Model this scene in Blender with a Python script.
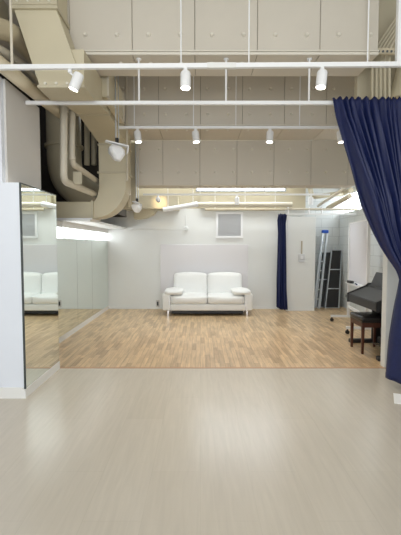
import bpy, bmesh, math, random
from mathutils import Vector, Matrix
random.seed(4)
for o in list(bpy.data.objects): bpy.data.objects.remove(o)
C = bpy.context.scene.collection
S = bpy.context.scene
# ---------------------------------------------------------------- camera, world, light, exposure
F = 400.0; PITCH = math.radians(3.22); CZ = 1.40
cam = bpy.data.objects.new('camera', bpy.data.cameras.new('camera')); C.objects.link(cam)
cam.data.sensor_fit = 'VERTICAL'; cam.data.sensor_height = 24.0; cam.data.lens = 24.0*F/535.0
cam.location = (0, 0, CZ); cam.rotation_euler = (math.pi/2-PITCH, 0, 0)
cam.data.clip_start = .05
S.camera = cam
w = bpy.data.worlds.new('world'); S.world = w; w.use_nodes = True
w.node_tree.nodes['Background'].inputs[0].default_value = (.86, .93, 1, 1)
w.node_tree.nodes['Background'].inputs[1].default_value = 0.6
S.view_settings.view_transform = 'Standard'; S.view_settings.look = 'None'
S.view_settings.gamma = 1.0; S.view_settings.use_curve_mapping = False
S.view_settings.exposure = 0.12
def area(name, loc, target, sx, sy, power, col):
    l = bpy.data.lights.new(name, 'AREA'); l.shape = 'RECTANGLE'; l.size = sx; l.size_y = sy
    l.energy = power; l.color = col
    o = bpy.data.objects.new(name, l); C.objects.link(o); o.location = loc
    o.rotation_euler = (Vector(target)-Vector(loc)).to_track_quat('-Z', 'Y').to_euler()
    return o
area('front_daylight_fill', (0, -3.3, 2.0), (0, 5, 1.7), 4.6, 2.6, 175, (.93, .96, 1))  # added fill for daylight from behind the camera, no window built
area('front_overhead_fill', (0, 0.9, 3.6), (0, 1.2, 0), 3.0, 1.6, 16, (1, .97, .90))  # added overhead fill for the near room, no fixture there
area('rear_overhead_fill', (.35, 7.75, 3.9), (.35, 7.6, 0), 4.2, .8, 90, (.95, .99, 1))  # added unseen fill behind the lowest beam, brightens the rear room
area('middle_overhead_fill', (.45, 5.0, 3.95), (.45, 5.6, 0), 3.0, .6, 3, (1, .95, .88))  # weak added fill between the beams, stands for no lamp

# ---------------------------------------------------------------- helpers
def at(px, py, Y):
    """world point seen at a photo position, at the known distance Y"""
    a = (px-200.5)/F; b = (267.5-py)/F
    dx = a; dy = math.cos(PITCH)+b*math.sin(PITCH); dz = -math.sin(PITCH)+b*math.cos(PITCH)
    k = Y/dy
    return Vector((dx*k, Y, CZ+dz*k))
def zof(py, Y): return at(200.5, py, Y).z
def xof(px, py, Y): return at(px, py, Y).x

class MB:
    def __init__(s): s.bm = bmesh.new()
    def box(s, a, b, bev=0.0, seg=2, M=None):
        a = Vector(a); b = Vector(b)
        lo = Vector([min(a[i], b[i]) for i in range(3)]); hi = Vector([max(a[i], b[i]) for i in range(3)])
        r = bmesh.ops.create_cube(s.bm, size=1)
        vs = r['verts']
        for v in vs:
            v.co = Vector([lo[i]+(v.co[i]+.5)*(hi[i]-lo[i]) for i in range(3)])
        if bev > 0:
            es = list({e for v in vs for e in v.link_edges})
            rr = bmesh.ops.bevel(s.bm, geom=es, offset=bev, segments=seg, affect='EDGES', profile=.5)
            vs = list({v for f in rr['faces'] for v in f.verts} | {v for v in vs if v.is_valid})
        if M is not None:
            for v in vs: v.co = M @ v.co
        return s
    def hexa(s, p):
        """eight corners: four of the first end, four of the second"""
        v = [s.bm.verts.new(q) for q in p]
        for f in ((0,1,2,3), (7,6,5,4), (0,4,5,1), (1,5,6,2), (2,6,7,3), (3,7,4,0)):
            s.bm.faces.new([v[i] for i in f])
        bmesh.ops.recalc_face_normals(s.bm, faces=s.bm.faces[-6:] if False else list({f for q in v for f in q.link_faces}))
        return s
    def loft(s, rings, cap=True):
        R = [[s.bm.verts.new(p) for p in r] for r in rings]
        fs = []
        n = len(R[0])
        for i in range(len(R)-1):
            for j in range(n):
                fs.append(s.bm.faces.new((R[i][j], R[i][(j+1) % n], R[i+1][(j+1) % n], R[i+1][j])))
        if cap:
            fs.append(s.bm.faces.new(R[0][::-1])); fs.append(s.bm.faces.new(R[-1]))
        bmesh.ops.recalc_face_normals(s.bm, faces=fs)
        return s
    def cyl(s, a, b, r, r2=None, n=16):
        return s.tube([a, b], r, n, r2)
    def tube(s, pts, r, n=12, r2=None):
        pts = [Vector(p) for p in pts]
        rings = []
        up = None
        for i, p in enumerate(pts):
            d = (pts[min(i+1, len(pts)-1)]-pts[max(i-1, 0)]).normalized()
            if up is None:
                up = Vector((0, 0, 1)) if abs(d.z) < .9 else Vector((0, 1, 0))
            x = up.cross(d).normalized(); up = d.cross(x).normalized()
            t = i/(len(pts)-1); rad = r if r2 is None else r*(1-t)+r2*t
            if 0 < i < len(pts)-1:
                d1 = (p-pts[i-1]).normalized(); ca = max(.5, d.dot(d1)); 
            rings.append([p+(x*math.cos(2*math.pi*k/n)+up*math.sin(2*math.pi*k/n))*rad for k in range(n)])
        return s.loft(rings)
    def lathe(s, prof, c, n=20, M=None):
        rings = []
        for r, z in prof:
            ring = [Vector((r*math.cos(2*math.pi*k/n), r*math.sin(2*math.pi*k/n), z)) for k in range(n)]
            if M is not None: ring = [M @ p for p in ring]
            rings.append([p+Vector(c) for p in ring])
        return s.loft(rings)
    def build(s, name, mat, parent=None, smooth=False, subsurf=0, angle=40):
        me = bpy.data.meshes.new(name)
        if parent is not None:
            off = parent_world(parent)
            for v in s.bm.verts: v.co -= off
        s.bm.to_mesh(me); s.bm.free()
        o = bpy.data.objects.new(name, me); C.objects.link(o)
        me.materials.append(mat)
        if parent is not None: o.parent = parent
        if smooth or subsurf:
            for p in me.polygons: p.use_smooth = True
            if not subsurf: me.set_sharp_from_angle(angle=math.radians(angle))
        if subsurf:
            m = o.modifiers.new('s', 'SUBSURF'); m.levels = subsurf; m.render_levels = subsurf
        return o
def parent_world(p):
    v = Vector((0, 0, 0))
    while p is not None:
        v = v+Vector(p.location); p = p.parent
    return v
def fillet(pts, r, n=6):
    """rounds the bends of a polyline"""
    pts = [Vector(p) for p in pts]; out = [pts[0]]
    for i in range(1, len(pts)-1):
        p = pts[i]; a = (pts[i-1]-p); b = (pts[i+1]-p)
        ra = min(r, a.length*.49, b.length*.49)
        A = p+a.normalized()*ra; B = p+b.normalized()*ra
        for k in range(n+1):
            t = k/n; out.append(A*(1-t)**2+p*2*t*(1-t)+B*t*t)
    out.append(pts[-1]); return out
def tag(o, label, cat, group=None, kind=None):
    o['label'] = label; o['category'] = cat
    if group: o['group'] = group
    if kind: o['kind'] = kind
    return o
def empty(name, loc, label, cat, group=None):
    o = bpy.data.objects.new(name, None); C.objects.link(o); o.location = loc; o.empty_display_size = .1
    return tag(o, label, cat, group)
def struct(name, mb, mat, **k):
    o = mb.build(name, mat, None, **k); o['kind'] = 'structure'; return o

def mat(name, col, rough=.5, metal=0.0, var=0.0, vscale=3.0, bump=0.0, bscale=40.0, emit=None, est=0.0, sheen=0.0, spec=None):
    m = bpy.data.materials.new(name); m.use_nodes = True
    nt = m.node_tree; b = nt.nodes['Principled BSDF']
    b.inputs['Base Color'].default_value = (*col, 1); b.inputs['Roughness'].default_value = rough
    b.inputs['Metallic'].default_value = metal
    if spec is not None: b.inputs['Specular IOR Level'].default_value = spec
    tc = nt.nodes.new('ShaderNodeTexCoord')
    if var:
        n = nt.nodes.new('ShaderNodeTexNoise'); n.inputs['Scale'].default_value = vscale; n.inputs['Detail'].default_value = 4
        nt.links.new(tc.outputs['Object'], n.inputs['Vector'])
        r = nt.nodes.new('ShaderNodeValToRGB')
        r.color_ramp.elements[0].position = .3; r.color_ramp.elements[1].position = .7
        r.color_ramp.elements[0].color = (*[c*(1-var) for c in col], 1)
        r.color_ramp.elements[1].color = (*[min(1, c*(1+var)) for c in col], 1)
        nt.links.new(n.outputs['Fac'], r.inputs['Fac']); nt.links.new(r.outputs['Color'], b.inputs['Base Color'])
    if bump:
        n = nt.nodes.new('ShaderNodeTexNoise'); n.inputs['Scale'].default_value = bscale
        nt.links.new(tc.outputs['Object'], n.inputs['Vector'])
        bp = nt.nodes.new('ShaderNodeBump'); bp.inputs['Strength'].default_value = bump; bp.inputs['Distance'].default_value = .01
        nt.links.new(n.outputs['Fac'], bp.inputs['Height']); nt.links.new(bp.outputs['Normal'], b.inputs['Normal'])
    if emit:
        b.inputs['Emission Color'].default_value = (*emit, 1); b.inputs['Emission Strength'].default_value = est
    return m
def brickmat(name, c1, c2, cm, rough, bw, bh, mortar, swap=False, plane='XY', bias=0.0, grain=0.0, bump=0.0, rvar=0.0):
    m = bpy.data.materials.new(name); m.use_nodes = True
    nt = m.node_tree; b = nt.nodes['Principled BSDF']; L = nt.links.new
    tc = nt.nodes.new('ShaderNodeTexCoord'); sp = nt.nodes.new('ShaderNodeSeparateXYZ'); cb = nt.nodes.new('ShaderNodeCombineXYZ')
    L(tc.outputs['Object'], sp.inputs[0])
    u, v = {'XY': ('X', 'Y'), 'YX': ('Y', 'X'), 'XZ': ('X', 'Z'), 'YZ': ('Y', 'Z')}[plane]
    L(sp.outputs[u], cb.inputs['X']); L(sp.outputs[v], cb.inputs['Y'])
    t = nt.nodes.new('ShaderNodeTexBrick'); L(cb.outputs[0], t.inputs['Vector'])
    t.inputs['Scale'].default_value = 1; t.inputs['Brick Width'].default_value = bw; t.inputs['Row Height'].default_value = bh
    t.inputs['Mortar Size'].default_value = mortar; t.inputs['Mortar Smooth'].default_value = .1; t.inputs['Bias'].default_value = bias
    t.offset = .37; t.offset_frequency = 2
    t.inputs['Color1'].default_value = (*c1, 1); t.inputs['Color2'].default_value = (*c2, 1); t.inputs['Mortar'].default_value = (*cm, 1)
    out = t.outputs['Color']
    if grain:
        mp = nt.nodes.new('ShaderNodeMapping'); L(cb.outputs[0], mp.inputs['Vector']); mp.inputs['Scale'].default_value = (2.5, 34, 1)
        n = nt.nodes.new('ShaderNodeTexNoise'); n.inputs['Scale'].default_value = 1.0; n.inputs['Detail'].default_value = 6; n.inputs['Distortion'].default_value = .6
        L(mp.outputs[0], n.inputs['Vector'])
        mr = nt.nodes.new('ShaderNodeMapRange'); mr.inputs[1].default_value = .3; mr.inputs[2].default_value = .7
        mr.inputs[3].default_value = 1-grain; mr.inputs[4].default_value = 1+grain*.6
        L(n.outputs['Fac'], mr.inputs[0])
        vm = nt.nodes.new('ShaderNodeVectorMath'); vm.operation = 'SCALE'; L(out, vm.inputs[0]); L(mr.outputs[0], vm.inputs['Scale'])
        out = vm.outputs[0]
        if rvar:
            n2 = nt.nodes.new('ShaderNodeTexNoise'); n2.inputs['Scale'].default_value = 3; n2.inputs['Detail'].default_value = 5
            L(cb.outputs[0], n2.inputs['Vector'])
            m2 = nt.nodes.new('ShaderNodeMapRange'); m2.inputs[3].default_value = rough-rvar; m2.inputs[4].default_value = rough+rvar
            L(n2.outputs['Fac'], m2.inputs[0]); L(m2.outputs[0], b.inputs['Roughness'])
    L(out, b.inputs['Base Color'])
    if not rvar: b.inputs['Roughness'].default_value = rough
    if bump:
        bp = nt.nodes.new('ShaderNodeBump'); bp.inputs['Strength'].default_value = bump; bp.inputs['Distance'].default_value = .004; bp.invert = True
        L(t.outputs['Fac'], bp.inputs['Height']); L(bp.outputs['Normal'], b.inputs['Normal'])
    return m

M = {}
M['vinyl'] = brickmat('vinyl_floor', (.545, .50, .43), (.565, .52, .45), (.51, .47, .40), .25, 1.2, .30, .0015, plane='YX', grain=.05, rvar=.03)
M['wood'] = brickmat('parquet', (.66, .48, .285), (.32, .20, .105), (.26, .165, .09), .34, .36, .058, .0014, plane='YX', bias=-.45, grain=.24, rvar=.08)
M['brick'] = brickmat('painted_block', (.76, .79, .79), (.73, .76, .76), (.60, .63, .63), .6, .40, .20, .006, plane='XZ', bump=.5)
M['brick_side'] = brickmat('painted_block_side', (.76, .79, .79), (.73, .76, .76), (.60, .63, .63), .6, .40, .20, .006, plane='YZ', bump=.5)
M['wall'] = mat('white_wall_paint', (.80, .815, .80), .65, var=.015, vscale=1.2, bump=.04, bscale=120)
M['wall_cool'] = mat('cool_white_panel', (.77, .81, .88), .5, var=.01)
M['column'] = mat('column_paint', (.66, .64, .61), .6, var=.02)
M['board'] = mat('insulation_board', (.655, .61, .525), .7, var=.025, vscale=1.6, bump=.08, bscale=90)
M['groove'] = mat('board_joint', (.30, .27, .22), .8)
M['pin'] = mat('fixing_pin', (.76, .72, .63), .4)
M['duct'] = mat('duct_paint', (.62, .56, .405), .5, var=.03, vscale=2.5, bump=.05, bscale=8)
M['duct_flange'] = mat('duct_flange_paint', (.56, .505, .37), .45, var=.03)
M['pipe'] = mat('pipe_paint', (.58, .51, .37), .45, var=.05, vscale=5)
M['pipe_pale'] = mat('pale_pipe_paint', (.66, .61, .50), .45, var=.03, vscale=5)
M['shade_void'] = mat('shaft_shade', (.05, .043, .035), .9, var=.2)  # near-black: the shaft's shade is put into the colour
M['white'] = mat('white_enamel', (.88, .89, .90), .35)
M['trimw'] = mat('white_skirting', (.82, .82, .80), .45)
M['mirror'] = mat('mirror_silver', (.83, .90, .87), .012, 1.0)
M['mirror_edge'] = mat('mirror_dark_edge', (.05, .06, .06), .4)
M['window'] = mat('daylit_window_pane', (.9, .95, 1), .3, emit=(.93, .97, 1), est=6.5)
M['window_left'] = mat('left_window_pane', (.9, .95, 1), .3, emit=(.93, .97, 1), est=4.5)
M['window_right'] = mat('right_window_pane', (.9, .95, 1), .3, emit=(.90, .96, 1), est=5)
M['lens'] = mat('lit_lamp_lens', (1, .95, .85), .3, emit=(1, .93, .80), est=14)
M['lens_off'] = mat('cool_lamp_lens', (1, .95, .85), .3, emit=(1, .98, .95), est=2)
M['leather'] = mat('white_leather', (.89, .90, .885), .42, var=.01, bump=.05, bscale=60)
M['piping'] = mat('leather_seam', (.62, .63, .62), .5)
M['chrome'] = mat('chrome', (.72, .72, .74), .16, 1.0)
M['steel'] = mat('aluminium', (.62, .66, .70), .35, .8)
M['curtain'] = mat('navy_curtain_cloth', (.006, .013, .076), .5, var=.12, vscale=30, bump=.1, bscale=300)
M['black'] = mat('black_plastic', (.018, .018, .02), .45)
M['piano'] = mat('charcoal_piano_case', (.009, .009, .011), .5, var=.05)
M['piano_top'] = mat('grey_piano_lid', (.02, .022, .027), .45)
M['vinylseat'] = mat('black_vinyl_seat', (.015, .014, .015), .35, bump=.05, bscale=50)
M['redwood'] = mat('red_brown_wood', (.085, .026, .014), .4, var=.2, vscale=12)
M['sheet'] = mat('pale_lilac_sheet', (.76, .745, .76), .35)
M['wb'] = mat('whiteboard_surface', (.78, .78, .84), .25)
M['grey'] = mat('grey_mesh', (.66, .67, .68), .6)
M['blue'] = mat('blue_plastic', (.02, .10, .55), .4)
M['plate'] = mat('outlet_plate', (.62, .60, .56), .5)
M['darkgrey'] = mat('dark_grey_panel', (.05, .055, .06), .6, var=.3, vscale=8)
M['orange'] = mat('floor_edge_strip', (.52, .30, .19), .45)
M['kraft'] = mat('tan_strip', (.50, .43, .33), .6)
M['paper'] = mat('white_paper', (.82, .83, .84), .7)

# ---------------------------------------------------------------- the setting
YW = 4.49; YB = 8.72; XL = -2.03; XR = 3.22; YN = 9.3
struct('floor', MB().box((-3.4, -3.6, -.1), (3.9, YW, 0)), M['vinyl'])
struct('floor', MB().box((-2.6, YW, -.1), (3.9, YN+.1, 0)), M['wood'])
struct('trim_1', MB().box((-1.6, YW-.012, 0), (2.12, YW+.012, .004)), M['orange'])
struct('ceiling', MB().box((-3.4, -3.6, 4.1), (3.9, 10.0, 4.25)), M['board'])
# back wall: solid up to the window strip, window, piece above
ZU = zof(208.5, YB)
struct('wall_back', MB().box((-3.2, YB, 0), (2.27, YB+.12, ZU)), M['wall'])
wb = MB().box((-3.2, YB, ZU), (2.27, YB+.12, 2.56)).box((-3.2, YB, 2.56), (-.10, YB+.12, 4.1)).box((-.10, YB, 3.15), (2.27, YB+.12, 4.1)).box((1.85, YB, 2.56), (2.27, YB+.12, 3.15))
struct('wall_back_upper', wb, M['duct_flange'])
win = struct('window_1', MB().box((-.10, YB+.08, 2.56), (1.85, YB+.10, 3.15)), M['window'])
fr = MB()
for x in (-.10, .39, .88, 1.37, 1.82): fr.box((x, YB-.01, 2.56), (x+.03, YB+.075, 3.15))
fr.box((-.10, YB-.01, 2.545), (1.85, YB+.075, 2.575)); fr.box((-.10, YB-.01, 3.12), (1.85, YB+.075, 3.15))
fr.build('window_frame', M['steel'], win)
struct('wall_nook', MB().box((2.2, YN, 0), (XR+.2, YN+.1, 4.1)), M['brick'])
struct('wall_nook_side', MB().box((2.20, YB+.12, 0), (2.27, YN, 4.1)), M['wall'])
# right wall with its high window strip
rw = MB().box((XR, 4.6, 0), (XR+.12, YN, 2.12)).box((XR, 4.6, 2.50), (XR+.12, YN, 4.1)).box((XR, 4.6, 2.12), (XR+.12, 6.3, 2.50))
struct('wall_right', rw, M['brick_side'])
w2 = struct('window_2', MB().box((XR+.07, 6.3, 2.12), (XR+.09, YN, 2.50)), M['window_right'])
fr = MB()
for y in (6.3, 7.2, 8.1, 9.0): fr.box((XR+.0, y, 2.12), (XR+.065, y+.03, 2.50))
fr.build('window_frame', M['trimw'], w2)
struct('wall_partition', MB().box((2.10, YW, 0), (3.9, YW+.11, 2.75)), M['wall'])
struct('wall_partition_upper', MB().box((1.73, YW+.03, 2.75), (3.9, YW+.11, 4.1)), M['duct_flange'])
struct('wall_front_right', MB().box((3.1, -3.6, 0), (3.2, YW, 4.1)), M['wall'])
struct('wall_front_left', MB().box((-3.1, -3.6, 0), (-3.0, 3.6, 4.1)), M['wall'])
# left wall: low part carrying mirrors, window strip, ledge; open shaft above
lw = MB().box((XL-.14, 4.5, 0), (XL, YB, 1.50)).box((XL-.14, 4.5, 1.66), (XL, YB, 1.74)).box((XL-.14, 4.5, 1.5), (XL, 4.9, 1.66))
struct('wall_left', lw, M['wall'])
w3 = struct('window_3', MB().box((XL-.10, 4.9, 1.50), (XL-.08, YB, 1.66)), M['window_left'])
fr = MB()
for y in (4.9, 6.1, 7.3, 8.5): fr.box((XL-.075, y, 1.5), (XL-.02, y+.03, 1.66))
fr.build('window_frame', M['trimw'], w3)
struct('wall_shaft', MB().box((-3.2, 3.7, 1.70), (-3.1, YB, 4.1)).box((-3.1, 3.7, 1.68), (XL-.14, YB, 1.74)), M['shade_void'])
struct('shaft_shade_plane', MB().box((-3.1, 7.9, 1.95), (-1.46, 7.95, 4.1)), M['shade_void'])  # dark plane added over the lit back wall, reads as shade
struct('shaft_light_blocker', MB().box((-1.49, 6.5, 1.95), (-1.46, 7.9, 4.1)), M['shade_void'])  # unseen, added to keep the rear fill's light out of the shaft
struct('trim_2', MB().box((XL-.1, 5.9, 1.745), (-1.62, YB, 1.775)).box((XL, 5.9, 1.66), (XL+.02, YB, 1.745)), M['trimw'])
struct('baseboard_left', MB().box((XL, 4.6, 0), (XL+.022, YB, .078)), M['trimw'])
struct('baseboard_back', MB().box((XL+.03, YB-.012, 0), (2.27, YB, .045)), M['wall'])
# near partition box (mirror on its right side) with the column over it
NX = -1.60; NY0 = 3.59; NY1 = 4.47
struct('wall_mirror_box', MB().box((-3.0, NY0, 0), (NX-.014, NY1, 1.955)), M['wall_cool'])
struct('trim_3', MB().box((-3.0, NY0-.012, 0), (NX-.014, NY0, .10)).box((NX-.014, NY0-.012, 0), (NX+.004, NY1, .085)), M['trimw'])
struct('wall_column', MB().box((-2.6, 3.66, 1.955), (-1.745, 4.42, 2.88)), M['column'])
struct('wall_column_front', MB().box((-3.0, 3.60, 1.955), (-1.765, 3.66, 2.88)), M['wall_cool'])

# insulated beams: boards with joints and pins on core
def beam(y0, y1, z0, z1, xa, xb, joints, pins, pinrows, step, name='ceiling_beam', lip=None):
    core = struct(name, MB().box((xa, y0+.012, z0+.012), (xb, y1, z1)), M['groove'])
    b = MB()
    js = [xa]+[j for j in joints if xa < j < xb]+[xb]
    for a, c in zip(js[:-1], js[1:]):
        b.box((a+.003, y0, z0), (c-.003, y0+.02, z1), .003, 1)
        b.box((a+.003, y0+.02, z0), (c-.003, y1, z0+.02), .003, 1)
    b.build('board_cladding', M['board'], core)
    p = MB(); x = pins
    while x < xb-.05:
        if x > xa+.05:
            for z in pinrows:
                p.lathe([(.023, 0), (.022, .008), (.013, .028)], (x, y0, z), 8, Matrix.Rotation(math.pi/2, 3, 'X'))
            for yy in (y0+.16,):
                p.lathe([(.020, 0), (.018, .006), (.010, .014)], (x, yy, z0), 8, Matrix.Rotation(math.pi, 3, 'X'))
        x += step
    p.build('fixing_pins', M['pin'], core)['kind'] = 'stuff'
    if lip: 
        MB().box((xa, y0-.018, z0+lip[0]), (xb, y0, z0+lip[0]+.012)).box((xa, y0-.008, z0), (xb, y0, z0+lip[0]-.004)).build('edge_angle', M['pin'], core)
    return core
YA, YA2 = 3.98, 4.47; ZA = zof(55, YA)
beam(YA, YA2, ZA, 4.1, -1.50, 1.72, [-.66+.605*k for k in range(-3, 6)], -1.14+.03, [zof(35, YA)], .305, lip=(.028,))
YBm = 5.93; YC = 6.67; ZB = zof(127, YBm); ZC = zof(185.5, YC)
beam(YBm, YC, ZB, 4.1, -1.22, 2.35, [-1.22+.61*k+(.0) for k in range(1, 7)], -1.12, [zof(114, YBm), zof(114, YBm)+.36], .305, lip=(.02,))
beam(YC, YC+.34, ZC, ZB, -1.08, 2.55, [-.62+.61*k for k in range(-1, 7)], -.98, [zof(149, YC), zof(172, YC)], .305)
# rear lower soffit over the nook and upper rear ceiling
struct('ceiling_soffit', MB().box((1.9, 7.3, 2.95), (XR, YN, 3.05)), M['board'])

# ---------------------------------------------------------------- mirrors
m = empty('wall_mirror', (NX, NY0, .085), 'near floor-length mirror on the side of the white box, reflecting the sofa', 'mirror')
MB().box((NX-.012, NY0+.012, .087), (NX, NY1-.004, 1.945)).build('mirror_glass', M['mirror'], m)
MB().box((NX-.013, NY0, .085), (NX+.003, NY0+.012, 1.955)).box((NX-.013, NY0+.012, 1.945), (NX+.003, NY1, 1.955)).build('edge_frame', M['mirror_edge'], m)
seams = [4.72, 5.62, 6.52, 7.42, 8.70]
descr = ['mirror panel on left wall nearest the camera, mostly hidden behind the near mirror', 'tall left wall mirror panel just beyond the near mirror edge',
         'middle panel of the left wall mirrors', 'left wall mirror panel ending in the corner beside the back wall']
for i in range(4):
    o = MB().box((XL+.004, seams[i]+.003, .082), (XL+.016, seams[i+1]-.003, 1.497)).build('wall_mirror', M['mirror'])
    tag(o, descr[i], 'mirror', 'mirror panels along the left wall')

# ---------------------------------------------------------------- ducts and pipes on the left
d = empty('air_duct', (-1.3, 6.2, 1.8), 'large beige square duct crossing the ceiling and dropping to a left elbow', 'air duct')
W = .40
def rect_xz(cx, cz, y, hx=.2, hz=.2):   # ring facing along Y
    return [(cx-hx, y, cz-hz), (cx+hx, y, cz-hz), (cx+hx, y, cz+hz), (cx-hx, y, cz+hz)]
def rect_xy(cx, cy, z, hx=.2, hy=.2):
    return [(cx-hx, cy-hy, z), (cx+hx, cy-hy, z), (cx+hx, cy+hy, z), (cx-hx, cy+hy, z)]
# slanted upper drop (front face y 8..87 in the photo)
Yd = 3.66
t0l, t0r = xof(14, 5, Yd), xof(56, 5, Yd); z0 = zof(9, Yd)
t1l, t1r = xof(40, 87, Yd), xof(84, 87, Yd); z1 = zof(87, Yd)
MB().hexa([(t0l, Yd, z0), (t0r, Yd, z0), (t0r, Yd+.31, z0), (t0l, Yd+.31, z0), (t1l, Yd, z1), (t1r, Yd, z1), (t1r, Yd+.31, z1), (t1l, Yd+.31, z1)]).build('duct_drop', M['duct'], d)
MB().box((t0l-.0, Yd-.0, z0), (t0r, Yd+.31, 4.08)).build('duct_riser', M['duct'], d)
MB().box((t0l-.03, Yd-.03, z0-.01), (t0r+.02, Yd+.325, z0+.02)).box((t0l-.02, Yd-.04, z0+.02), (t0r+.02, Yd-.004, z0+.09)).build('flange', M['duct_flange'], d)
b = MB().box((t1l-.015, Yd-.02, z1-.012), (t1r+.015, Yd+.31, z1+.012)); b.build('flange', M['duct_flange'], d)
bb = MB()
for (xa, xb, zz, yy) in ((t0l, t0r, z0+.05, Yd-.04), (t1l, t1r, z1+.03, Yd-.0)):
    for k in range(4): MB().cyl((xa+(k+.5)/4*(xb-xa), yy, zz), (xa+(k+.5)/4*(xb-xa), yy-.012, zz), .013, n=8).build('bolt', M['pin'], d)
# run away from the camera, under beams
L2, R2 = -1.48, -1.12
za = z1; zb = 2.93
MB().hexa([(t1l+.005, Yd+.03, za-.005), (t1r-.005, Yd+.03, za-.005), (t1r-.005, Yd+.03, za+.34), (t1l+.005, Yd+.03, za+.34), (L2-.02, 5.0, zof(114.5, 5.0)), (R2, 5.0, zof(114.5, 5.0)), (R2, 5.0, zof(114.5, 5.0)+.28), (L2-.02, 5.0, zof(114.5, 5.0)+.28)]).build('duct_run', M['duct'], d)
zz5 = zof(114.5, 5.0)
MB().box((L2-.04, 4.985, zz5-.015), (R2+.015, 5.015, zz5+.30)).build('flange', M['duct_flange'], d)
MB().hexa([(L2-.02, 5.0, zz5), (R2, 5.0, zz5), (R2, 5.0, zz5+.28), (L2-.02, 5.0, zz5+.28), (-1.50, 6.0, 2.90), (-1.10, 6.0, 2.90), (-1.10, 6.0, 3.14), (-1.50, 6.0, 3.14)]).build('duct_run', M['duct'], d)
# vertical drop and elbow to the left
rings = []
yc = 6.2
rings.append([( -1.50, 5.98, 3.14), (-1.10, 5.98, 3.14), (-1.10, 6.38, 3.14), (-1.50, 6.38, 3.14)])
rings.append([( -1.50, 5.98, 2.35), (-1.10, 5.98, 2.35), (-1.10, 6.38, 2.35), (-1.50, 6.38, 2.35)])
# elbow about centre (-1.62, z) inner radius .12, outer .52
cx, cz = -1.60, 2.32
for k in range(9):
    a = math.radians(0-90*k/8)
    ri, ro = .10, .50
    zi = cz+.28*math.sin(a); zo = cz+.52*math.sin(a)
    rings.append([(cx+ri*math.cos(a), 5.98, zi), (cx+ro*math.cos(a), 5.98, zo), (cx+ro*math.cos(a), 6.38, zo), (cx+ri*math.cos(a), 6.38, zi)])
MB().loft(rings).build('duct_elbow', M['duct'], d, smooth=True, angle=50)
MB().box((-1.52, 5.955, 2.455), (-1.08, 6.40, 2.48)).build('flange', M['duct_flange'], d)
MB().box((-1.515, 5.97, 2.865), (-1.085, 6.39, 2.885)).build('flange', M['duct_flange'], d)
MB().box((-2.20, 5.98, 1.80), (-1.60, 6.38, 2.04)).build('duct_outlet', M['duct'], d)
MB().box((-1.612, 5.95, 1.785), (-1.588, 6.40, 2.06)).build('flange', M['duct_flange'], d)
MB().box((-2.20, 5.92, 1.778), (-1.60, 6.44, 1.798)).build('bottom_plate', M['white'], d)

def pipe(name, pts, r, m, label, cat='pipe', group=None, n=16, fil=.12, joints=()):
    e = empty(name, pts[0], label, cat, group)
    P = fillet(pts, fil, 8)
    MB().tube(P, r, n).build('tube', m, e, smooth=True)
    for q, dr in joints:
        q = Vector(q); dr = Vector(dr).normalized()
        MB().cyl(q-dr*.02, q+dr*.02, r*1.13, n=n).build('coupling', m, e, smooth=True)
    return e
# big round duct elbow in the shaft
x0 = xof(76, 130, 5.55)
pipe('round_duct', [(-2.30, 6.85, 4.08), (-2.30, 6.85, 2.40), (-2.0, 7.85, 2.36)], .28, M['duct'], 'wide round beige duct curving down inside the dark shaft behind the thin pipes', 'air duct', n=32, fil=.5,
     joints=(((-2.30, 6.85, 3.05), (0, 0, 1)),))
pipe('drain_pipe', [at(64, 92, 4.75), at(63.5, 181, 4.75), at(63.5, 181, 4.75)+Vector((.04, 2.6, .02))], .042, M['pipe_pale'], 'pale beige pipe dropping and bending beneath, left of the pair', 'pipe', 'pair of bent pipes before the round duct',
     joints=((at(64, 110, 4.75), (0, 0, 1)),))
pipe('drain_pipe', [at(72.5, 92, 4.95), at(71.5, 163, 4.95), at(71.5, 163, 4.95)+Vector((.0, 2.3, -.05))], .038, M['pipe_pale'], 'pale beige pipe with higher bend, right of the pair', 'pipe', 'pair of bent pipes before the round duct',
     joints=((at(72, 158, 4.95), (0, 0, 1)),))
pipe('drain_pipe', [at(-14, 52, 3.46), at(20, 80, 3.62), at(52, 107, 4.6), at(63, 116, 5.2)], .062, M['pipe'], 'thick beige pipe slanting down over the grey column top', 'pipe')
pipe('drain_pipe', [at(-14, 24, 3.3), at(12, 33, 3.7), at(34, 56, 4.3), at(50, 86, 5.3)], .085, M['pipe'], 'widest beige pipe at the top left corner, running behind the square duct', 'pipe')
pipe('drain_pipe', [at(-30, 36, 3.3), at(2, 50, 3.6), at(30, 70, 4.2), at(46, 92, 5.0)], .035, M['pipe_pale'], 'slim beige pipe looping between the two thick slanting pipes', 'pipe')
pipe('drain_pipe', [(-2.35, 4.8, 3.0), (-2.35, 5.6, 2.0), (-2.3, 7.85, 1.96)], .07, M['pipe'], 'dim low pipe in the shaft beside the grey column', 'pipe')
bx = empty('junction_box', at(5, 14, 3.9), 'brown square box at the top left corner beside the duct', 'junction box')
MB().box(at(-6, 20, 3.9), at(8, 6, 4.1)).build('box_body', M['duct_flange'], bx); MB().box(at(-7, 21, 3.88), at(9, 19, 4.1)).build('lid_edge', M['pipe'], bx)
# bracket on pipes
for k_, (px_, lb_) in enumerate(((87, 'left'), (94, 'right'))):
    pipe('pipe', [at(px_, 40, 6.9), at(px_, 165, 6.9)], .045, M['duct_flange'], 'dim vertical pipe deep in the dark shaft, '+lb_+' of two', 'pipe', 'pair of dim shaft pipes')
br = empty('pipe_bracket', at(76, 180, 5.5), 'small punched steel bracket between the bent pipes', 'bracket')
MB().box(at(73, 184, 5.0), at(82, 172, 5.02)).build('plate', M['duct_flange'], br)
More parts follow.
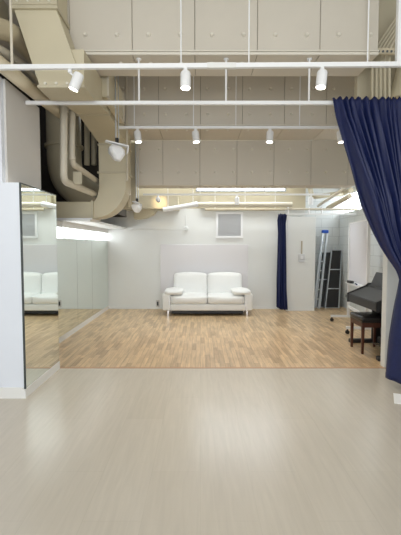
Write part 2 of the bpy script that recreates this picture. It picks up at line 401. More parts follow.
# box section joined to the right side of the duct behind the first beam
sd = empty('duct_branch', (-1.1, 4.6, 3.0), 'short beige duct branch right of the square duct, with open flange frame', 'air duct')
p0 = at(96, 97, 4.55); p1 = at(107, 71, 4.55)
MB().box((-1.105, 4.55, p0.z), (p1.x, 5.5, p1.z+.1)).build('branch_body', M['duct'], sd)
MB().box((p1.x-.0, 4.53, p0.z-.01), (p1.x+.02, 4.56, p1.z+.1)).box((p1.x, 5.44, p0.z-.01), (p1.x+.02, 5.47, p1.z+.1)).box((p1.x, 4.53, p0.z-.02), (p1.x+.02, 5.47, p0.z)).build('flange', M['pipe_pale'], sd)
# thin vertical services at left end of the rear beams
pipe('conduit', [(-1.06, 5.86, 4.05), (-1.06, 5.86, 2.33)], .014, M['pipe_pale'], 'thin vertical conduit beside the square duct drop', 'conduit', n=8)
pipe('conduit', [(-1.17, 6.60, 3.12), (-1.17, 6.60, 2.02)], .035, M['pipe'], 'beige pipe descending between the duct drop and the lower beam', 'conduit', n=12)
st = empty('wall_stud', (-1.0, 6.9, 2.0), 'narrow beige upright panel beside the lower left end of beam', 'panel')
MB().box((-1.35, 6.75, 2.0), (-1.09, 6.80, 3.1)).build('panel_face', M['duct'], st)

# ---------------------------------------------------------------- rails
def rail(name, x0, x1, y, z, w, h, hangers, top, label, cat, slope=0.0, hr=.008, m='white', feet=True):
    e = empty(name, ((x0+x1)/2, y, z), label, cat)
    MB().hexa([(x0, y-w/2, z-h/2-slope*x0*-1), (x0, y+w/2, z-h/2+slope*x0), (x0, y+w/2, z+h/2+slope*x0), (x0, y-w/2, z+h/2+slope*x0),
               (x1, y-w/2, z-h/2+slope*x1), (x1, y+w/2, z-h/2+slope*x1), (x1, y+w/2, z+h/2+slope*x1), (x1, y-w/2, z+h/2+slope*x1)]).build('rail_bar', M[m], e)
    for hx in hangers:
        zt = z+slope*hx
        tp = top(hx) if callable(top) else top
        b = MB().cyl((hx, y, zt), (hx, y, tp), hr, n=8)
        if feet: b.cyl((hx, y, tp-.01), (hx, y, tp), hr*2.6, n=10)
        b.build('hanger_rod', M[m], e)
    return e
Y1 = 3.4; Z1 = zof(66, Y1)
e = rail('track_rail', -2.3, 2.3, Y1, Z1, .034, .036, [xof(181, 40, Y1), xof(249, 40, Y1), xof(368, 40, Y1)], 4.1, 'long white lighting track nearest the camera spanning the frame', 'lighting track', slope=.007, hr=.006)
MB().cyl((xof(12, 60, Y1), Y1, Z1-.01), (xof(12, 60, Y1), Y1, 3.9), .011, n=10).build('hanger_rod', M['pipe_pale'], e)
MB().box((xof(396.5, 40, Y1), Y1-.02, Z1), (xof(401.5, 40, Y1), Y1+.02, 4.1)).build('hanger_rod', M['white'], e)
MB().box((xof(207, 67, Y1), Y1-.019, Z1-.02), (xof(236, 67, Y1), Y1+.019, Z1+.022)).build('joiner', M['trimw'], e)
Y2 = 4.06; Z2 = zof(103, Y2)
rail('curtain_rail', xof(26, 102, Y2), 2.6, Y2, Z2, .03, .034, [xof(139, 90, Y2), xof(226, 90, Y2), xof(309, 90, Y2)], ZA, 'white curtain rail carrying the big navy curtain, second from the front', 'curtain rail', hr=.010)
Y3 = 5.55; Z3 = zof(127.5, Y3)
rail('track_rail', xof(118, 127, Y3), xof(352, 127, Y3), Y3, Z3, .034, .034, [xof(134, 90, Y3), xof(193.5, 90, Y3), xof(236, 90, Y3), xof(300, 90, Y3)], 4.1, 'white lighting track above the wood floor with four glowing spotlights', 'lighting track', hr=.006)
Y4 = 7.75; Z4 = zof(194.5, Y4)
rail('track_rail', xof(143, 194, Y4), xof(330, 194, Y4), Y4, Z4, .034, .034, [xof(200, 190, Y4), xof(265, 190, Y4), xof(311, 190, Y4)], 4.1, 'rearmost white lighting track just under the lowest beam', 'lighting track', hr=.005)
Y5 = 8.3; Z5 = zof(214, Y5)
rail('curtain_rail', xof(286, 213, Y5), xof(356, 213, Y5), Y5, Z5, .03, .03, [xof(288, 205, Y5), xof(309, 205, Y5), xof(322, 205, Y5)], zof(207, Y5)+.0, 'short white curtain rail above the rear white panel and ladder nook', 'curtain rail', hr=.02, feet=False)
# pipes under the rear ceiling
pipe('pipe', [at(285, 209, 8.3), at(358, 209.5, 8.3)], .022, M['pipe_pale'], 'beige pipe right over the short rear curtain rail', 'pipe', n=10)
pipe('pipe', [at(196, 204.5, 8.25), at(292, 204.5, 8.25)], .05, M['pipe_pale'], 'thick pale horizontal pipe high on the back wall above the vent', 'pipe', joints=((at(211, 204.5, 8.25), (1, 0, 0)), (at(252, 204.5, 8.25), (1, 0, 0))))
pipe('pipe', [at(163, 210, 7.9), at(198, 204, 8.0)], .048, M['white'], 'white tilted pipe beside the warm spotlight on the back wall', 'pipe', joints=((at(196, 204.3, 8.0), (1, 0, .15)),))
pipe('pipe', [at(205, 209.5, 8.45), at(285, 209.5, 8.45)], .022, M['pipe'], 'slim beige pipe under the thick rear pipe', 'pipe', n=10)
for hx in (215, 245, 275):
    e_ = bpy.data.objects['pipe.003']; q = at(hx, 209.5, 8.45)
    MB().cyl(q, (q.x, q.y, 4.1), .006, n=6).build('hanger_rod', M['white'], e_)
for hx, hy, Yp in ((168, 209, 7.92), (193, 205, 7.98)):
    e_ = bpy.data.objects['pipe.002']; q = at(hx, hy, Yp)
    MB().cyl(q, (q.x, q.y, 4.1), .006, n=6).build('hanger_rod', M['white'], e_)
pipe('conduit', [at(131, 229.5, 8.66), at(186, 229.5, 8.66), at(186, 226, 8.66)], .008, M['wall'], 'thin white conduit running along the back wall toward a small box', 'conduit', n=8, fil=.02)
sb = empty('detector', at(186, 229, 8.70), 'small white round sensor on the back wall at the end of thin conduit', 'sensor')
MB().lathe([(.05, 0), (.05, .03), (.03, .05)], at(186, 228.5, YB), 16, Matrix.Rotation(math.pi/2, 3, 'X')).build('sensor_body', M['wall'], sb, smooth=True)
MB().cyl(at(186, 215, YB-.02), at(186, 226, YB-.02), .006, n=8).build('stem', M['wall'], sb)
# soffit with warm lamp, grey upper strip of the back wall
struct('trim_4', MB().box(at(200, 208, 8.6), (2.24, YB, zof(195, 8.6))), M['duct_flange'])
struct('trim_5', MB().box((-1.9, 8.15, zof(208.5, 8.15)), (xof(178, 206, 8.15), YB, zof(196, 8.15))), M['duct_flange'])
cv = empty('curved_bracket', at(150, 215, 8.4), 'tan curved metal sheet hanging at the left of the back wall under the warm lamp', 'duct cover')
r = []
for k in range(9):
    a = k/8*math.pi/2
    q = at(134+22*math.sin(a), 219-11*(1-math.cos(a)), 8.3)
    r.append(q)
ptop = at(134, 207, 8.3)
rg = [[p for p in ([at(133, 208, 8.3)]+[at(134+22*math.sin(k/8*math.pi/2), 208+11*math.cos(k/8*math.pi/2), 8.3) for k in range(9)])]]
rg.append([p+Vector((0, .3, 0)) for p in rg[0]])
MB().loft(rg).build('sheet', M['duct'], cv)

# conduits on the right, curving round duct
for i in range(5):
    px = 372.5+4.2*i; Yc = 4.25-.03*i
    a = at(px, 112, Yc); b_ = at(px, 53-1.0*i, Yc); c = at(px+34, 3-2*i, Yc-.15)
    ee = pipe('conduit', [a, b_, c], .014, M['duct_flange'], ['leftmost', 'second from left', 'middle', 'second from right', 'rightmost'][i]+' of five beige conduits rising beside the navy curtain and bending right', 'conduit', 'five bent conduits at top right', n=8, fil=.06)
cl = empty('conduit_clamp', at(385, 51, 4.1), 'punched steel strut holding the five bent conduits', 'clamp')
b = MB().box(at(368, 53.5, 4.02), at(401, 49.5, 4.05))
b.build('strut', M['pipe'], cl)
for k in range(8): MB().cyl(at(370.5+4.2*k, 51.3, 4.02), at(370.5+4.2*k, 51.3, 4.005), .011, n=8).build('bolt', M['mirror_edge'], cl)
pipe('round_duct', [at(420, 40, 4.25), at(412, 80, 4.25), at(405, 103, 4.25)], .17, M['duct'], 'pale round duct bulging beside the conduits above the navy curtain', 'air duct', n=28, fil=.3)
pipe('conduit', [at(369, 60, 3.9), at(369, -8, 3.9)], .006, M['pipe_pale'], 'thin rod standing left of the bent conduits', 'conduit', n=8)
# nook ceiling services
pipe('pipe', [at(309, 184, 8.8), at(312, 197, 8.4), at(345, 193, 8.6), at(351, 190, 8.2)], .05, M['duct_flange'], 'brown grey duct run under the nook ceiling', 'pipe')
pipe('pipe', [at(318, 206, 8.9), at(345, 188, 7.4)], .03, M['pipe_pale'], 'slanting pipe above the ladder nook', 'pipe')
pipe('pipe', [at(328, 208, 8.6), at(350, 196, 7.6)], .045, M['pipe'], 'thicker slanting pipe right of ladder nook', 'pipe')

# ---------------------------------------------------------------- spotlights
def spot(px, pyrail, Y, z, dirv, s, label, group, lit, power=0, tip=None, warm=(1, .86, .66), off=0.0, cone=75):
    x = xof(px, pyrail, Y)
    e = empty('track_spotlight', (x, Y, z), label, 'spotlight', group)
    MB().box((x-.018*s, Y-.017, z-.03*s-.018), (x+.018*s, Y+.017, z-.014), .004, 1).build('adapter', M['white'], e)
    dv = Vector(dirv).normalized()
    piv = Vector((x, Y, z-.03*s-.018))
    c = piv+Vector((off, 0, -.055*s))
    side = Vector((.012*s, 0, 0))
    MB().cyl(piv, c, .009*s, n=8).build('stem', M['white'], e)
    Q = dv.to_track_quat('Z', 'Y').to_matrix()
    h = MB().lathe([(.02*s, -.055*s), (.043*s, -.05*s), (.05*s, -.035*s), (.05*s, .11*s), (.044*s, .112*s), (.042*s, .10*s), (.001, .10*s)], c, 24, Q).build('lamp_head', M['white'], e, smooth=True)
    MB().lathe([(.001, .098*s), (.041*s, .099*s), (.041*s, .104*s), (.001, .108*s)], c, 20, Q).build('lamp_lens', lit, e, smooth=True)
    if power:
        l = bpy.data.lights.new('spotlight_beam', 'SPOT'); l.energy = power; l.spot_size = math.radians(cone); l.spot_blend = .8; l.color = warm; l.shadow_soft_size = .03
        lo = bpy.data.objects.new('spotlight_beam', l); C.objects.link(lo); lo.parent = e
        lo.location = (c+dv*.12*s)-Vector(e.location); lo.rotation_euler = dv.to_track_quat('-Z', 'Y').to_euler()
    return e
g1 = 'white spotlights on the front track'
spot(70, 67, Y1, Z1-.012, (-.40, -.05, -1), .86, 'white spotlight on the front track at left, tilted to the left', g1, M['lens'], 22, warm=(1, .93, .82), off=.06)
spot(185.5, 67, Y1, Z1, (-.0, -.16, -1), .86, 'white spotlight on the front track in the middle, hanging straight down', g1, M['lens'], 22, warm=(1, .93, .82))
spot(322, 66, Y1, Z1+.007, (-.12, -.12, -1), .86, 'white spotlight on the front track at right, near the curtain top', g1, M['lens'], 22, warm=(1, .93, .82))
g3 = 'glowing spotlights on the middle track'
for px, dv, lb in ((137.5, (.15, -.18, -1), 'glowing warm spotlight above the hanging white speaker, leftmost on middle track'),
                   (195.5, (.12, -.2, -1), 'glowing warm spotlight second from left on the middle track'),
                   (270, (-.08, -.2, -1), 'glowing warm spotlight third from left on the middle track'),
                   (340.5, (.1, -.15, -1), 'glowing warm spotlight next to the navy curtain edge on the middle track')):
    spot(px, 128, Y3, Z3, dv, .95, lb, g3, M['lens'], 42, warm=(1, .90, .76), cone=88)
g4 = 'small spotlights on the rear track'
spot(158, 194.5, Y4, Z4, (0, 1, -.05), .9, 'small rear spotlight casting a warm patch on the back wall', g4, M['lens_off'], 4, warm=(1, .74, .38))
spot(237, 194.5, Y4, Z4, (0, .1, -1), .9, 'small rear spotlight above the wall vent', g4, M['white'])
spot(311, 194.5, Y4, Z4, (0, .1, -1), .9, 'small rear spotlight above the white rear panel', g4, M['white'])

# hanging white speakers
def speaker(pos, s, label, rodtop, rot):
    e = empty('hanging_speaker', pos, label, 'speaker', 'white hanging speakers')
    p = Vector(pos)
    R = Matrix.Translation(p) @ Matrix.Rotation(rot, 4, 'Z') @ Matrix.Rotation(math.radians(9), 4, 'Y')
    MB().box((-.16*s, -.05*s, -.008), (.16*s, .05*s, .008), .004, 1, M=R).box((.145*s, -.05*s, -.10*s), (.16*s, .05*s, 0), .004, 1, M=R).build('bracket', M['white'], e)
    ringt = []
    for (xl, xr, hy, zz) in ((-.07, .06, .05, -.03), (-.10, .105, .085, -.07), (-.085, .12, .09, -.13), (.0, .085, .06, -.215), (.02, .065, .04, -.225)):
        ringt.append([R @ Vector((xx*s, yy*hy*s, zz*s)) for xx, yy in ((xl, -.6), (xl+.03, -1), (xr-.03, -1), (xr, -.6), (xr, 1), (xl, 1))])
    MB().loft(ringt).build('speaker_cabinet', M['white'], e)
    MB().cyl(p, (p.x, p.y, p.z+.07), .022, n=10).build('swivel', M['black'], e)
    MB().cyl((p.x-.012, p.y, p.z+.06), (p.x-.012, p.y, rodtop), .009, n=8).cyl((p.x+.022, p.y, p.z+.06), (p.x+.022, p.y, rodtop), .006, n=8).build('hanging_rods', M['steel'], e)
    return e
speaker(at(117, 144, 4.9), .88, 'white angular speaker on bracket hanging in front of the duct drop', 4.1, .35)
speaker(at(137, 203, 6.45), .66, 'smaller white speaker low beside the duct elbow, left of the rear track', ZC+.8, 1.2)

# ---------------------------------------------------------------- back wall fittings
v = empty('wall_vent', at(229.5, 238, YB), 'square white framed grey louvre vent high on the back wall', 'vent')
A = at(216, 238, YB-.03); B = at(243, 212, YB-.03)
f = .045
MB().box((A.x, YB-.035, A.z), (A.x+f, YB, B.z)).box((B.x-f, YB-.035, A.z), (B.x, YB, B.z)).box((A.x+f, YB-.035, A.z), (B.x-f, YB, A.z+f)).box((A.x+f, YB-.035, B.z-f), (B.x-f, YB, B.z)).build('vent_frame', M['white'], v)
b = MB().box((A.x+f, YB-.006, A.z+f), (B.x-f, YB-.002, B.z-f))
n = 16
for k in range(n):
    z = A.z+f+(k+.5)*(B.z-A.z-2*f)/n
    b.box((A.x+f, YB-.026, z-.010), (B.x-f, YB-.006, z-.004), M=None)
b.build('louvre_grille', M['grey'], v)
sh = MB().box((xof(160.5, 244, YB), YB-.022, .35), (xof(248, 244, YB), YB-.004, zof(244.5, YB)), .003, 1).build('projection_sheet', M['sheet'])
tag(sh, 'wide pale lilac sheet board on the back wall behind the sofa', 'board')
o = empty('wall_outlet', at(158, 305, YB), 'small outlet plate low on the back wall left of the sofa', 'outlet')
MB().box((at(156, 307, YB).x, YB-.012, zof(307, YB)), (at(159.5, 307, YB).x, YB-.002, zof(300, YB)), .003, 1).build('plate', M['plate'], o)
MB().box((at(157, 307, YB).x, YB-.016, zof(305.5, YB)), (at(158.6, 307, YB).x, YB-.012, zof(301.5, YB))).build('socket', M['darkgrey'], o)

# ---------------------------------------------------------------- sofa
so = empty('sofa', (.14, 8.2, 0), 'white two-seat leather sofa with pillow arms against the back wall', 'sofa')
SX0, SX1, SY = -.755, 1.035, 7.83
mid = (SX0+SX1)/2
b = MB().box((SX0+.16, SY+.02, .10), (SX1-.16, SY+.76, .235), .02, 3); b.build('base', M['leather'], so, smooth=True)
MB().box((SX0+.15, SY+.0, .105), (SX1-.15, SY+.05, .225), .02, 3).build('front_rail', M['leather'], so, smooth=True)
MB().box((SX0+.18, SY+.10, .035), (SX1-.18, SY+.70, .10)).build('underside_shade', M['black'], so)  # black block added to supply the shade beneath the sofa
def cushion(x0, x1, y0, y1, z0, z1, puff, name, mt, nx=10, ny=8, tilt=0.0, seam=True):
    """soft block: rounded, swollen faces"""
    bm = bmesh.new(); r = bmesh.ops.create_cube(bm, size=2)
    bmesh.ops.subdivide_edges(bm, edges=bm.edges[:], cuts=9, use_grid_fill=True)
    hx, hy, hz = (x1-x0)/2, (y1-y0)/2, (z1-z0)/2
    rr = min(hx, hy, hz)*.45
    for vv in bm.verts:
        u = vv.co.copy()
        p = Vector((u.x*hx, u.y*hy, u.z*hz))
        inner = Vector((max(-hx+rr, min(hx-rr, p.x)), max(-hy+rr, min(hy-rr, p.y)), max(-hz+rr, min(hz-rr, p.z))))
        dd = p-inner
        if dd.length > 1e-6: p = inner+dd.normalized()*rr
        w_ = (1-u.x**2)*(1-u.y**2) if abs(u.z) > .99 else ((1-u.x**2)*(1-u.z**2) if abs(u.y) > .99 else (1-u.y**2)*(1-u.z**2))
        ax = 2 if abs(u.z) > .99 else (1 if abs(u.y) > .99 else 0)
        p[ax] += math.copysign(puff*w_*(1 if ax else .2), u[ax])
        p = Matrix.Rotation(tilt, 3, 'X') @ p
        vv.co = p+Vector(((x0+x1)/2, (y0+y1)/2, (z0+z1)/2))
    m = MB(); m.bm.free(); m.bm = bm
    return m.build(name, mt, so, smooth=True, angle=80)
cushion(SX0+.165, mid-.006, SY-.01, SY+.56, .235, .395, .03, 'seat_cushion', M['leather'])
cushion(mid+.006, SX1-.165, SY-.01, SY+.56, .235, .395, .03, 'seat_cushion', M['leather'])
bx0, bx1 = xof(174, 280, 8.42), xof(241.5, 280, 8.42)
cushion(bx0, mid-.004, SY+.50, SY+.74, .30, .80, .03, 'back_cushion', M['leather'], tilt=math.radians(-9))
cushion(mid+.004, bx1, SY+.50, SY+.74, .30, .80, .03, 'back_cushion', M['leather'], tilt=math.radians(-9))
for sgn in (0, 1):
    xa, xb = (SX0, SX0+.165) if sgn == 0 else (SX1-.165, SX1)
    b = MB().box((xa+.0, SY+.02, .10), (xb, SY+.70, .44), .04, 4)
    arm = b.build('armrest', M['leather'], so, smooth=True)
    MB().box((xb-.03 if sgn == 0 else xa+.02, SY+.012, .11), (xb-.02 if sgn == 0 else xa+.03, SY+.022, .40)).build('chrome_strip', M['chrome'], arm)
    ca, cb_ = (SX0+.04, SX0+.40) if sgn == 0 else (SX1-.40, SX1-.04)
    cushion(ca, cb_, SY+.02, SY+.56, .415, .50, .035, 'arm_pillow', M['leather'])
    for yy in (SY+.05, SY+.62):
        xl = SX0+.09 if sgn == 0 else SX1-.13
        k = -1 if sgn == 0 else 1
        MB().hexa([(xl, yy, .11), (xl+.04, yy, .11), (xl+.04, yy+.03, .11), (xl, yy+.03, .11), (xl+.012-.0*k, yy, 0), (xl+.03, yy, 0), (xl+.03, yy+.02, 0), (xl+.012, yy+.02, 0)]).build('leg', M['chrome'], so)
MB().cyl((mid, SY+.3, 0), (mid, SY+.3, .11), .018, n=10).build('leg', M['black'], so)

# ---------------------------------------------------------------- curtains
def curtain(name, left, right, z1_, z0_, Yf, folds, amp, label, tie=None, nv=44, nu=None):
    nu = nu or folds*12
    e = empty(name, (0, Yf(.5), z0_), label, 'curtain')
    bm = bmesh.new(); g = []
    for j in range(nv+1):
        v_ = j/nv; z = z1_+(z0_-z1_)*v_
        row = []
        for i in range(nu+1):
            u = i/nu
            xl, xr = left(v_), right(v_)
            uu = u+.012*math.sin(2*math.pi*3.1*u+1)+.010*math.sin(7*u+4*v_)
            uu = u if u in (0, 1) else uu
            x = xl+(xr-xl)*uu
            am = amp(v_)*(1+.35*math.sin(9.3*u+2*v_)+.25*math.sin(23*u+1))
            ph = 2*math.pi*folds*(u+.008*math.sin(5*u+3*v_))
            y = Yf(v_)+am*math.sin(ph)+.25*am*math.sin(2.3*ph+6*v_)
            x += .35*am*math.cos(ph*1.0+1.2)*(1 if 0 < u < 1 else 0)
            zz = z
            if v_ < .02: zz += .012*math.sin(ph*2)
            if v_ > .97: zz += hem(name, u)
            row.append(bm.verts.new((x, y, zz)))
        g.append(row)
    for j in range(nv):
        for i in range(nu):
            bm.faces.new((g[j][i], g[j+1][i], g[j+1][i+1], g[j][i+1]))
    m = MB(); m.bm.free(); m.bm = bm
    o = m.build('cloth', M['curtain'], e, smooth=True, angle=180)
    sm = o.modifiers.new('t', 'SOLIDIFY'); sm.thickness = .004
    return e
def hem(name, u): return .06*max(0, 1-3*u)-.02 if name == 'stage_curtain' else 0
def interp(tab):
    def f_(v_):
        for (a, xa), (b, xb) in zip(tab[:-1], tab[1:]):
            if v_ <= b:
                t = (v_-a)/(b-a); return xa+(xb-xa)*t
        return tab[-1][1]
    return f_
zt = Z2-.0; zbm = .03
def vof(py): return (zt-zof(py, Y2-.05))/(zt-zbm)
lt = [(332, 103), (335.5, 120), (342, 141), (349, 163), (356, 185), (363.5, 207), (372, 230), (380.5, 249), (387, 260), (393, 269), (397.5, 279), (396, 292), (393, 312), (389.5, 337), (385.5, 384)]
tabL = [(vof(py), xof(px, py, Y2-.05)) for px, py in lt]; tabL[0] = (0, tabL[0][1]); tabL[-1] = (1, tabL[-1][1])
tabL = interp(tabL)
vt = vof(272)
R_ = interp([(0, 2.62), (vt*.5, 2.5), (vt, 2.30), (vt+.2, 2.36), (1, 2.42)])
cur = curtain('stage_curtain', tabL, R_, zt+.025, zbm, lambda v_: Y2-.07-.13*v_, 19, interp([(0, .014), (.1, .035), (vt*.6, .068), (vt, .024), (vt+.12, .045), (1, .07)]), 'big navy curtain gathered at right with a tieback, hanging from the front rail', nv=60)
zti = zof(272, Y2)
b = MB()
ring = []
for k in range(28):
    a = 2*math.pi*k/28
    ring.append(Vector((2.165+.16*math.cos(a), Y2-.13+.085*math.sin(a), zti+.05*math.cos(a))))
rr_ = [[p+Vector((0, 0, .03)), p+(p-Vector((2.165, Y2-.13, zti))).normalized()*.006+Vector((0, 0, .0)), p-Vector((0, 0, .03)), p-(p-Vector((2.165, Y2-.13, zti))).normalized()*.003] for p in ring]
b.loft(rr_+[rr_[0]], cap=False).build('tieback', M['curtain'], cur, smooth=True)
hk = MB()
for k in range(10):
    x = xof(334, 103, Y2)+k*.115
    MB().cyl((x, Y2, Z2-.03), (x, Y2, Z2-.008), .006, n=6).build('curtain_hook', M['white'], cur)
# rear narrow curtain
Yr = 8.36
cx0, cx1 = xof(277.5, 260, Yr), xof(286, 260, Yr)
curtain('stage_curtain', interp([(0, cx0+.02), (.06, cx0-.01), (.2, cx0+.01), (.8, cx0), (1, cx0)]), interp([(0, cx1+.0), (.1, cx1-.02), (.8, cx1+.02), (1, cx1+.05)]), zof(214, Yr), .06, lambda v_: Yr, 4, interp([(0, .03), (.1, .022), (1, .04)]), 'narrow navy curtain bunched beside the white rear panel', nv=30)
# rear white panel wall
pn = empty('partition_panel', (2.1, 8.45, 0), 'white upright panel beside the narrow navy curtain', 'panel')
px0, px1 = xof(286, 300, 8.5), xof(314, 300, 8.5)
MB().box((px0, 8.46, .0), (px1, 8.50, zof(217, 8.46)), .003, 1).build('panel_board', M['wall'], pn)
MB().box((px0, 8.452, 0), (px1, 8.46, .04)).build('kick_strip', M['trimw'], pn)
sw = empty('intercom', at(301, 262, 8.45), 'grey intercom box on the white rear panel', 'intercom')
MB().box((xof(298.5, 262, 8.45), 8.43, zof(262, 8.45)), (xof(304.5, 262, 8.45), 8.459, zof(254, 8.45)), .005, 1).build('case', M['grey'], sw)
MB().box((xof(300.2, 262, 8.45), 8.424, zof(259, 8.45)), (xof(303, 262, 8.45), 8.431, zof(255.5, 8.45))).build('button_plate', M['paper'], sw)
MB().box((xof(301, 250, 8.45), 8.448, zof(254, 8.45)), (xof(302.4, 250, 8.45), 8.459, zof(241, 8.45))).build('cable_cover', M['kraft'], sw)

# ---------------------------------------------------------------- things in the nook
la = empty('stepladder', at(320, 308, 8.9), 'folded aluminium stepladder with blue top cap leaning in the nook', 'ladder')
top = at(324.5, 232, 9.12); bl = at(313.2, 306, 8.75); brr = at(318.5, 306, 8.75); 
bl.z = 0; brr.z = 0
tl = top+Vector((-.035, 0, 0)); tr = top+Vector((.06, 0, 0))
def bar(mb, a, b, w_, d_):
    a = Vector(a); b = Vector(b); dr = (b-a).normalized(); sx = Vector((0, 1, 0)).cross(dr).normalized(); sy = dr.cross(sx)
    mb.hexa([a+sx*w_/2*i+sy*d_/2*j for i, j in ((-1, -1), (1, -1), (1, 1), (-1, 1))]+[b+sx*w_/2*i+sy*d_/2*j for i, j in ((-1, -1), (1, -1), (1, 1), (-1, 1))])
    return mb
bar(MB(), bl, tl, .03, .06).build('rail', M['steel'], la); bar(MB(), brr, tr, .03, .06).build('rail', M['steel'], la)
for k in range(1, 8):
    t = k/8.2; bar(MB(), bl.lerp(tl, t), brr.lerp(tr, t), .025, .05).build('rung', M['steel'], la)
MB().box((top.x-.06, top.y-.05, top.z-.03), (top.x+.085, top.y+.05, top.z+.045), .02, 2).build('top_cap', M['blue'], la)
o2 = Vector((.05, .10, 0))
bar(MB(), bl+o2+Vector((.02, 0, 0)), tl+o2*.5, .02, .04).build('rear_strut', M['steel'], la)
bar(MB(), brr+o2+Vector((.01, 0, 0)), tr+o2*.5, .02, .04).build('rear_strut', M['steel'], la)
def leaning(name, b0, b1, t0, t1, Yb, Yt, mt, mf, label, cat, cross=()):
    e = empty(name, (b0, Yb, 0), label, cat)
    z = t0[1]
    P = [Vector((b0, Yb, 0)), Vector((b1, Yb, 0)), Vector((t1[0], Yt, t1[1])), Vector((t0[0], Yt, t0[1]))]
    th = Vector((0, .03, 0))
    MB().hexa([p for p in P]+[p+th for p in P]).build('sheet', mt, e)
    m = MB(); f_ = Vector((0, -.012, 0))
    for i in range(4): bar(m, P[i]+f_, P[(i+1) % 4]+f_, .022, .02)
    for c_ in cross: bar(m, P[0].lerp(P[3], c_)+f_, P[1].lerp(P[2], c_)+f_, .02, .015)
    m.build('frame', mf, e)
    return e
zt_ = zof(250, 9.1)
leaning('framed_panel', xof(325, 308, 8.85), xof(338.5, 308, 8.85), (xof(331.5, 250, 9.1), zt_), (xof(341.5, 250, 9.1), zt_), 8.85, 9.1, M['black'], M['steel'], 'tall black framed panel leaning in the nook beside the block wall', 'panel', (.33, .66))
leaning('framed_panel', xof(316, 308, 8.95), xof(324, 308, 8.95), (xof(321.5, 252, 9.2), zof(252, 9.2)), (xof(331, 252, 9.2), zof(252, 9.2)), 8.95, 9.2, M['darkgrey'], M['steel'], 'grey framed panel leaning between the ladder and the black panel', 'panel', (.5,))
pl = tag(MB().cyl((xof(344, 309, 9.0)-.12, 9.22, 0), (xof(344, 250, 9.0)-.12, 9.24, 1.35), .012, n=8).build('pole', M['steel']), 'thin metal pole standing at the nook corner right of the black panel', 'pole')
o = empty('wall_outlet', (XR-.01, 8.6, .3), 'small outlet on the painted block wall behind the whiteboard', 'outlet')
MB().box((XR-.012, 8.72, .22), (XR-.001, 8.80, .34), .003, 1).build('plate', M['plate'], o); MB().box((XR-.016, 8.74, .25), (XR-.012, 8.78, .31)).build('socket', M['darkgrey'], o)

# ---------------------------------------------------------------- whiteboard on casters
wbd = empty('rolling_whiteboard', (2.63, 6.7, 0), 'tall white mobile whiteboard on casters behind the piano', 'whiteboard')
Fa = Vector((2.70, 7.25, 0)); Na = Vector((2.60, 6.2, 0)); dr = (Na-Fa).normalized(); nr = Vector((-1, 0, 0))-dr*(Vector((-1, 0, 0)).dot(dr)); nr.normalize()
zb_, ztp = .74, 1.80
def slab(mb, a, b, z0, z1, t):
    a = Vector(a); b = Vector(b); n_ = nr*t/2
    mb.hexa([(a+n_)+Vector((0, 0, z0)), (b+n_)+Vector((0, 0, z0)), (b-n_)+Vector((0, 0, z0)), (a-n_)+Vector((0, 0, z0)), (a+n_)+Vector((0, 0, z1)), (b+n_)+Vector((0, 0, z1)), (b-n_)+Vector((0, 0, z1)), (a-n_)+Vector((0, 0, z1))]); return mb
slab(MB(), Fa+dr*.03, Na-dr*.03, zb_+.02, ztp-.02, .02).build('board', M['wb'], wbd)
m = MB(); slab(m, Fa, Fa+dr*.035, zb_, ztp, .035); slab(m, Na-dr*.035, Na, zb_, ztp, .035); slab(m, Fa+dr*.035, Na-dr*.035, zb_-.01, zb_+.02, .035); slab(m, Fa+dr*.035, Na-dr*.035, ztp-.02, ztp, .035)
m.build('board_frame', M['white'], wbd)
tr_ = slab(MB(), Fa+nr*.05+dr*.1, Na+nr*.05-dr*.1, zb_-.02, zb_, .09).build('pen_tray', M['white'], wbd)
for p_ in (Fa, Na):
    slab(MB(), p_-dr*.02, p_+dr*.02, .10, ztp, .04).build('post', M['white'], wbd)
    m = MB(); bar(m, p_+nr*.31+Vector((0, 0, .10)), p_-nr*.31+Vector((0, 0, .10)), .04, .035); ft = m.build('foot', M['white'], wbd)
    for s_ in (.29, -.29):
        q = p_+nr*s_
        MB().cyl(q+Vector((-.0, -.014, .032)), q+Vector((0, .014, .032)), .032, n=16).cyl(q+Vector((0, 0, .05)), q+Vector((0, 0, .085)), .012, n=8).build('caster', M['black'], ft, smooth=True)
slab(MB(), Fa, Na, .26, .30, .03).build('crossbar', M['white'], wbd)
er = tag(MB().box((2.56, 6.80, zb_+.002), (2.62, 6.98, zb_+.045), .008, 2).build('board_eraser', M['black']), 'dark eraser lying on the whiteboard tray', 'eraser')
mk = tag(MB().cyl((2.57, 6.55, zb_+.012), (2.60, 6.69, zb_+.012), .011, n=10).build('marker_pen', M['curtain']), 'dark blue marker on the whiteboard tray', 'marker')

# ---------------------------------------------------------------- piano and stool
pi = empty('electric_piano', (2.35, 5.3, 0), 'black electric piano with closed lid and raised music rest against the right side', 'piano')
ya, yb_ = 4.76, 5.72; xf = 2.12; xk = 2.62
def prismY(mb, prof, y0, y1):
    mb.loft([[(x, y0, z) for x, z in prof], [(x, y1, z) for x, z in prof]]); return mb
sh_ = lambda x: x
prismY(MB(), [(xf, .60), (xk, .60), (xk, .84), (xf+.27, .84), (xf+.25, .80), (xf, .70)], ya, yb_).build('keyboard_case', M['piano'], pi)
prismY(MB(), [(xf-.004, .70), (xf+.0, .71), (xf+.245, .812), (xf+.25, .802), (xf+.0, .70)], ya+.03, yb_-.03).build('sliding_lid', M['piano_top'], pi)
prismY(MB(), [(xf-.008, .60), (xf, .60), (xf, .70), (xf-.008, .70)], ya, yb_).build('key_slip', M['piano_top'], pi)
for y in (ya, yb_-.03):
    prismY(MB(), [(xf-.015, .59), (xk, .59), (xk, .86), (xf+.28, .86), (xf+.24, .825), (xf-.015, .715)], y-.005, y+.025).build('cheek', M['piano'], pi)
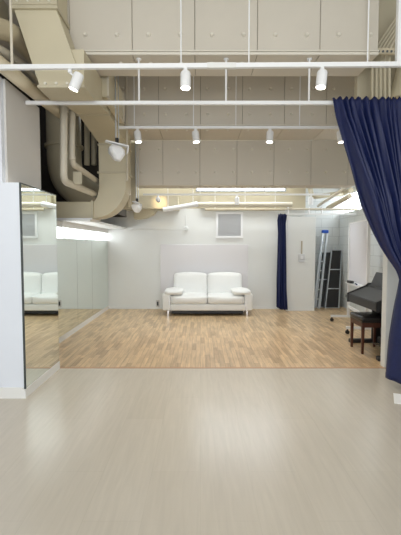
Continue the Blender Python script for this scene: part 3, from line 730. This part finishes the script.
prismY(MB(), [(xf+.30, .842), (xf+.325, .842), (xf+.40, 1.015), (xf+.375, 1.015)], 4.93, 5.67).build('music_rest', M['piano_top'], pi)
prismY(MB(), [(xf+.45, .12), (xf+.48, .12), (xf+.48, .60), (xf+.45, .60)], ya+.04, yb_-.04).build('back_panel', M['black'], pi)
for y in (ya+.0, yb_-.05):
    s1 = MB().box((xf+.34, y, .05), (xf+.50, y+.035, .60), .003, 1).build('side_support', M['piano'], pi)
    MB().box((xf+.02, y-.02, 0.0), (xk, y+.06, .055), .012, 2).build('foot', M['black'], pi)
pb = MB().box((xf+.36, 5.15, .03), (xf+.44, 5.55, .12), .005, 1).build('pedal_box', M['black'], pi)
for k in range(3): MB().box((xf+.24, 5.24+.09*k, .05), (xf+.36, 5.27+.09*k, .062), .003, 1).build('pedal', M['chrome'], pb)
stl = empty('piano_stool', (2.2, 5.3, 0), 'black padded piano stool with red-brown wooden legs tucked under the piano', 'stool')
sx0, sx1, sy0, sy1 = 2.055, 2.42, 5.05, 5.47
b = MB().box((sx0, sy0, .415), (sx1, sy1, .485), .022, 4).build('seat_pad', M['vinylseat'], stl, smooth=True)
MB().box((sx0+.005, sy0+.005, .405), (sx1-.005, sy1-.005, .420)).build('seat_board', M['vinylseat'], stl)
MB().box((sx0+.03, sy0+.012, .345), (sx1-.03, sy0+.03, .405)).box((sx0+.03, sy1-.03, .345), (sx1-.03, sy1-.012, .405)).box((sx0+.012, sy0+.03, .345), (sx0+.03, sy1-.03, .405)).box((sx1-.03, sy0+.03, .345), (sx1-.012, sy1-.03, .405)).build('apron', M['redwood'], stl)
for x in (sx0+.01, sx1-.045):
    for y in (sy0+.01, sy1-.045):
        MB().hexa([(x, y, .405), (x+.036, y, .405), (x+.036, y+.036, .405), (x, y+.036, .405), (x+.004, y+.004, 0), (x+.03, y+.004, 0), (x+.03, y+.03, 0), (x+.004, y+.03, 0)]).build('leg', M['redwood'], stl)
bt = MB(); 
for i in range(4):
    for j in range(3): bt.lathe([(.008, 0), (.006, .004), (.002, .006)], (sx0+.06+i*.083, sy0+.09+j*.13, .484), 8)
bt.build('seat_buttons', M['black'], stl)
# papers on the wall beside the curtain and floor notice
pp = tag(MB().box((XR-.006, 6.55, 1.28), (XR-.001, 6.85, 1.62)).build('wall_notice', M['paper']), 'white notice on the right wall above the piano', 'notice')
fm = tag(MB().box((1.78, 3.42, .001), (2.3, 3.68, .006), M=Matrix.Translation((1.85, 3.6, 0)) @ Matrix.Rotation(math.radians(-24), 4, 'Z') @ Matrix.Translation((-1.85, -3.6, 0))).build('floor_sheet', M['paper']), 'white sheet lying on the floor at the lower right under the curtain', 'sheet')
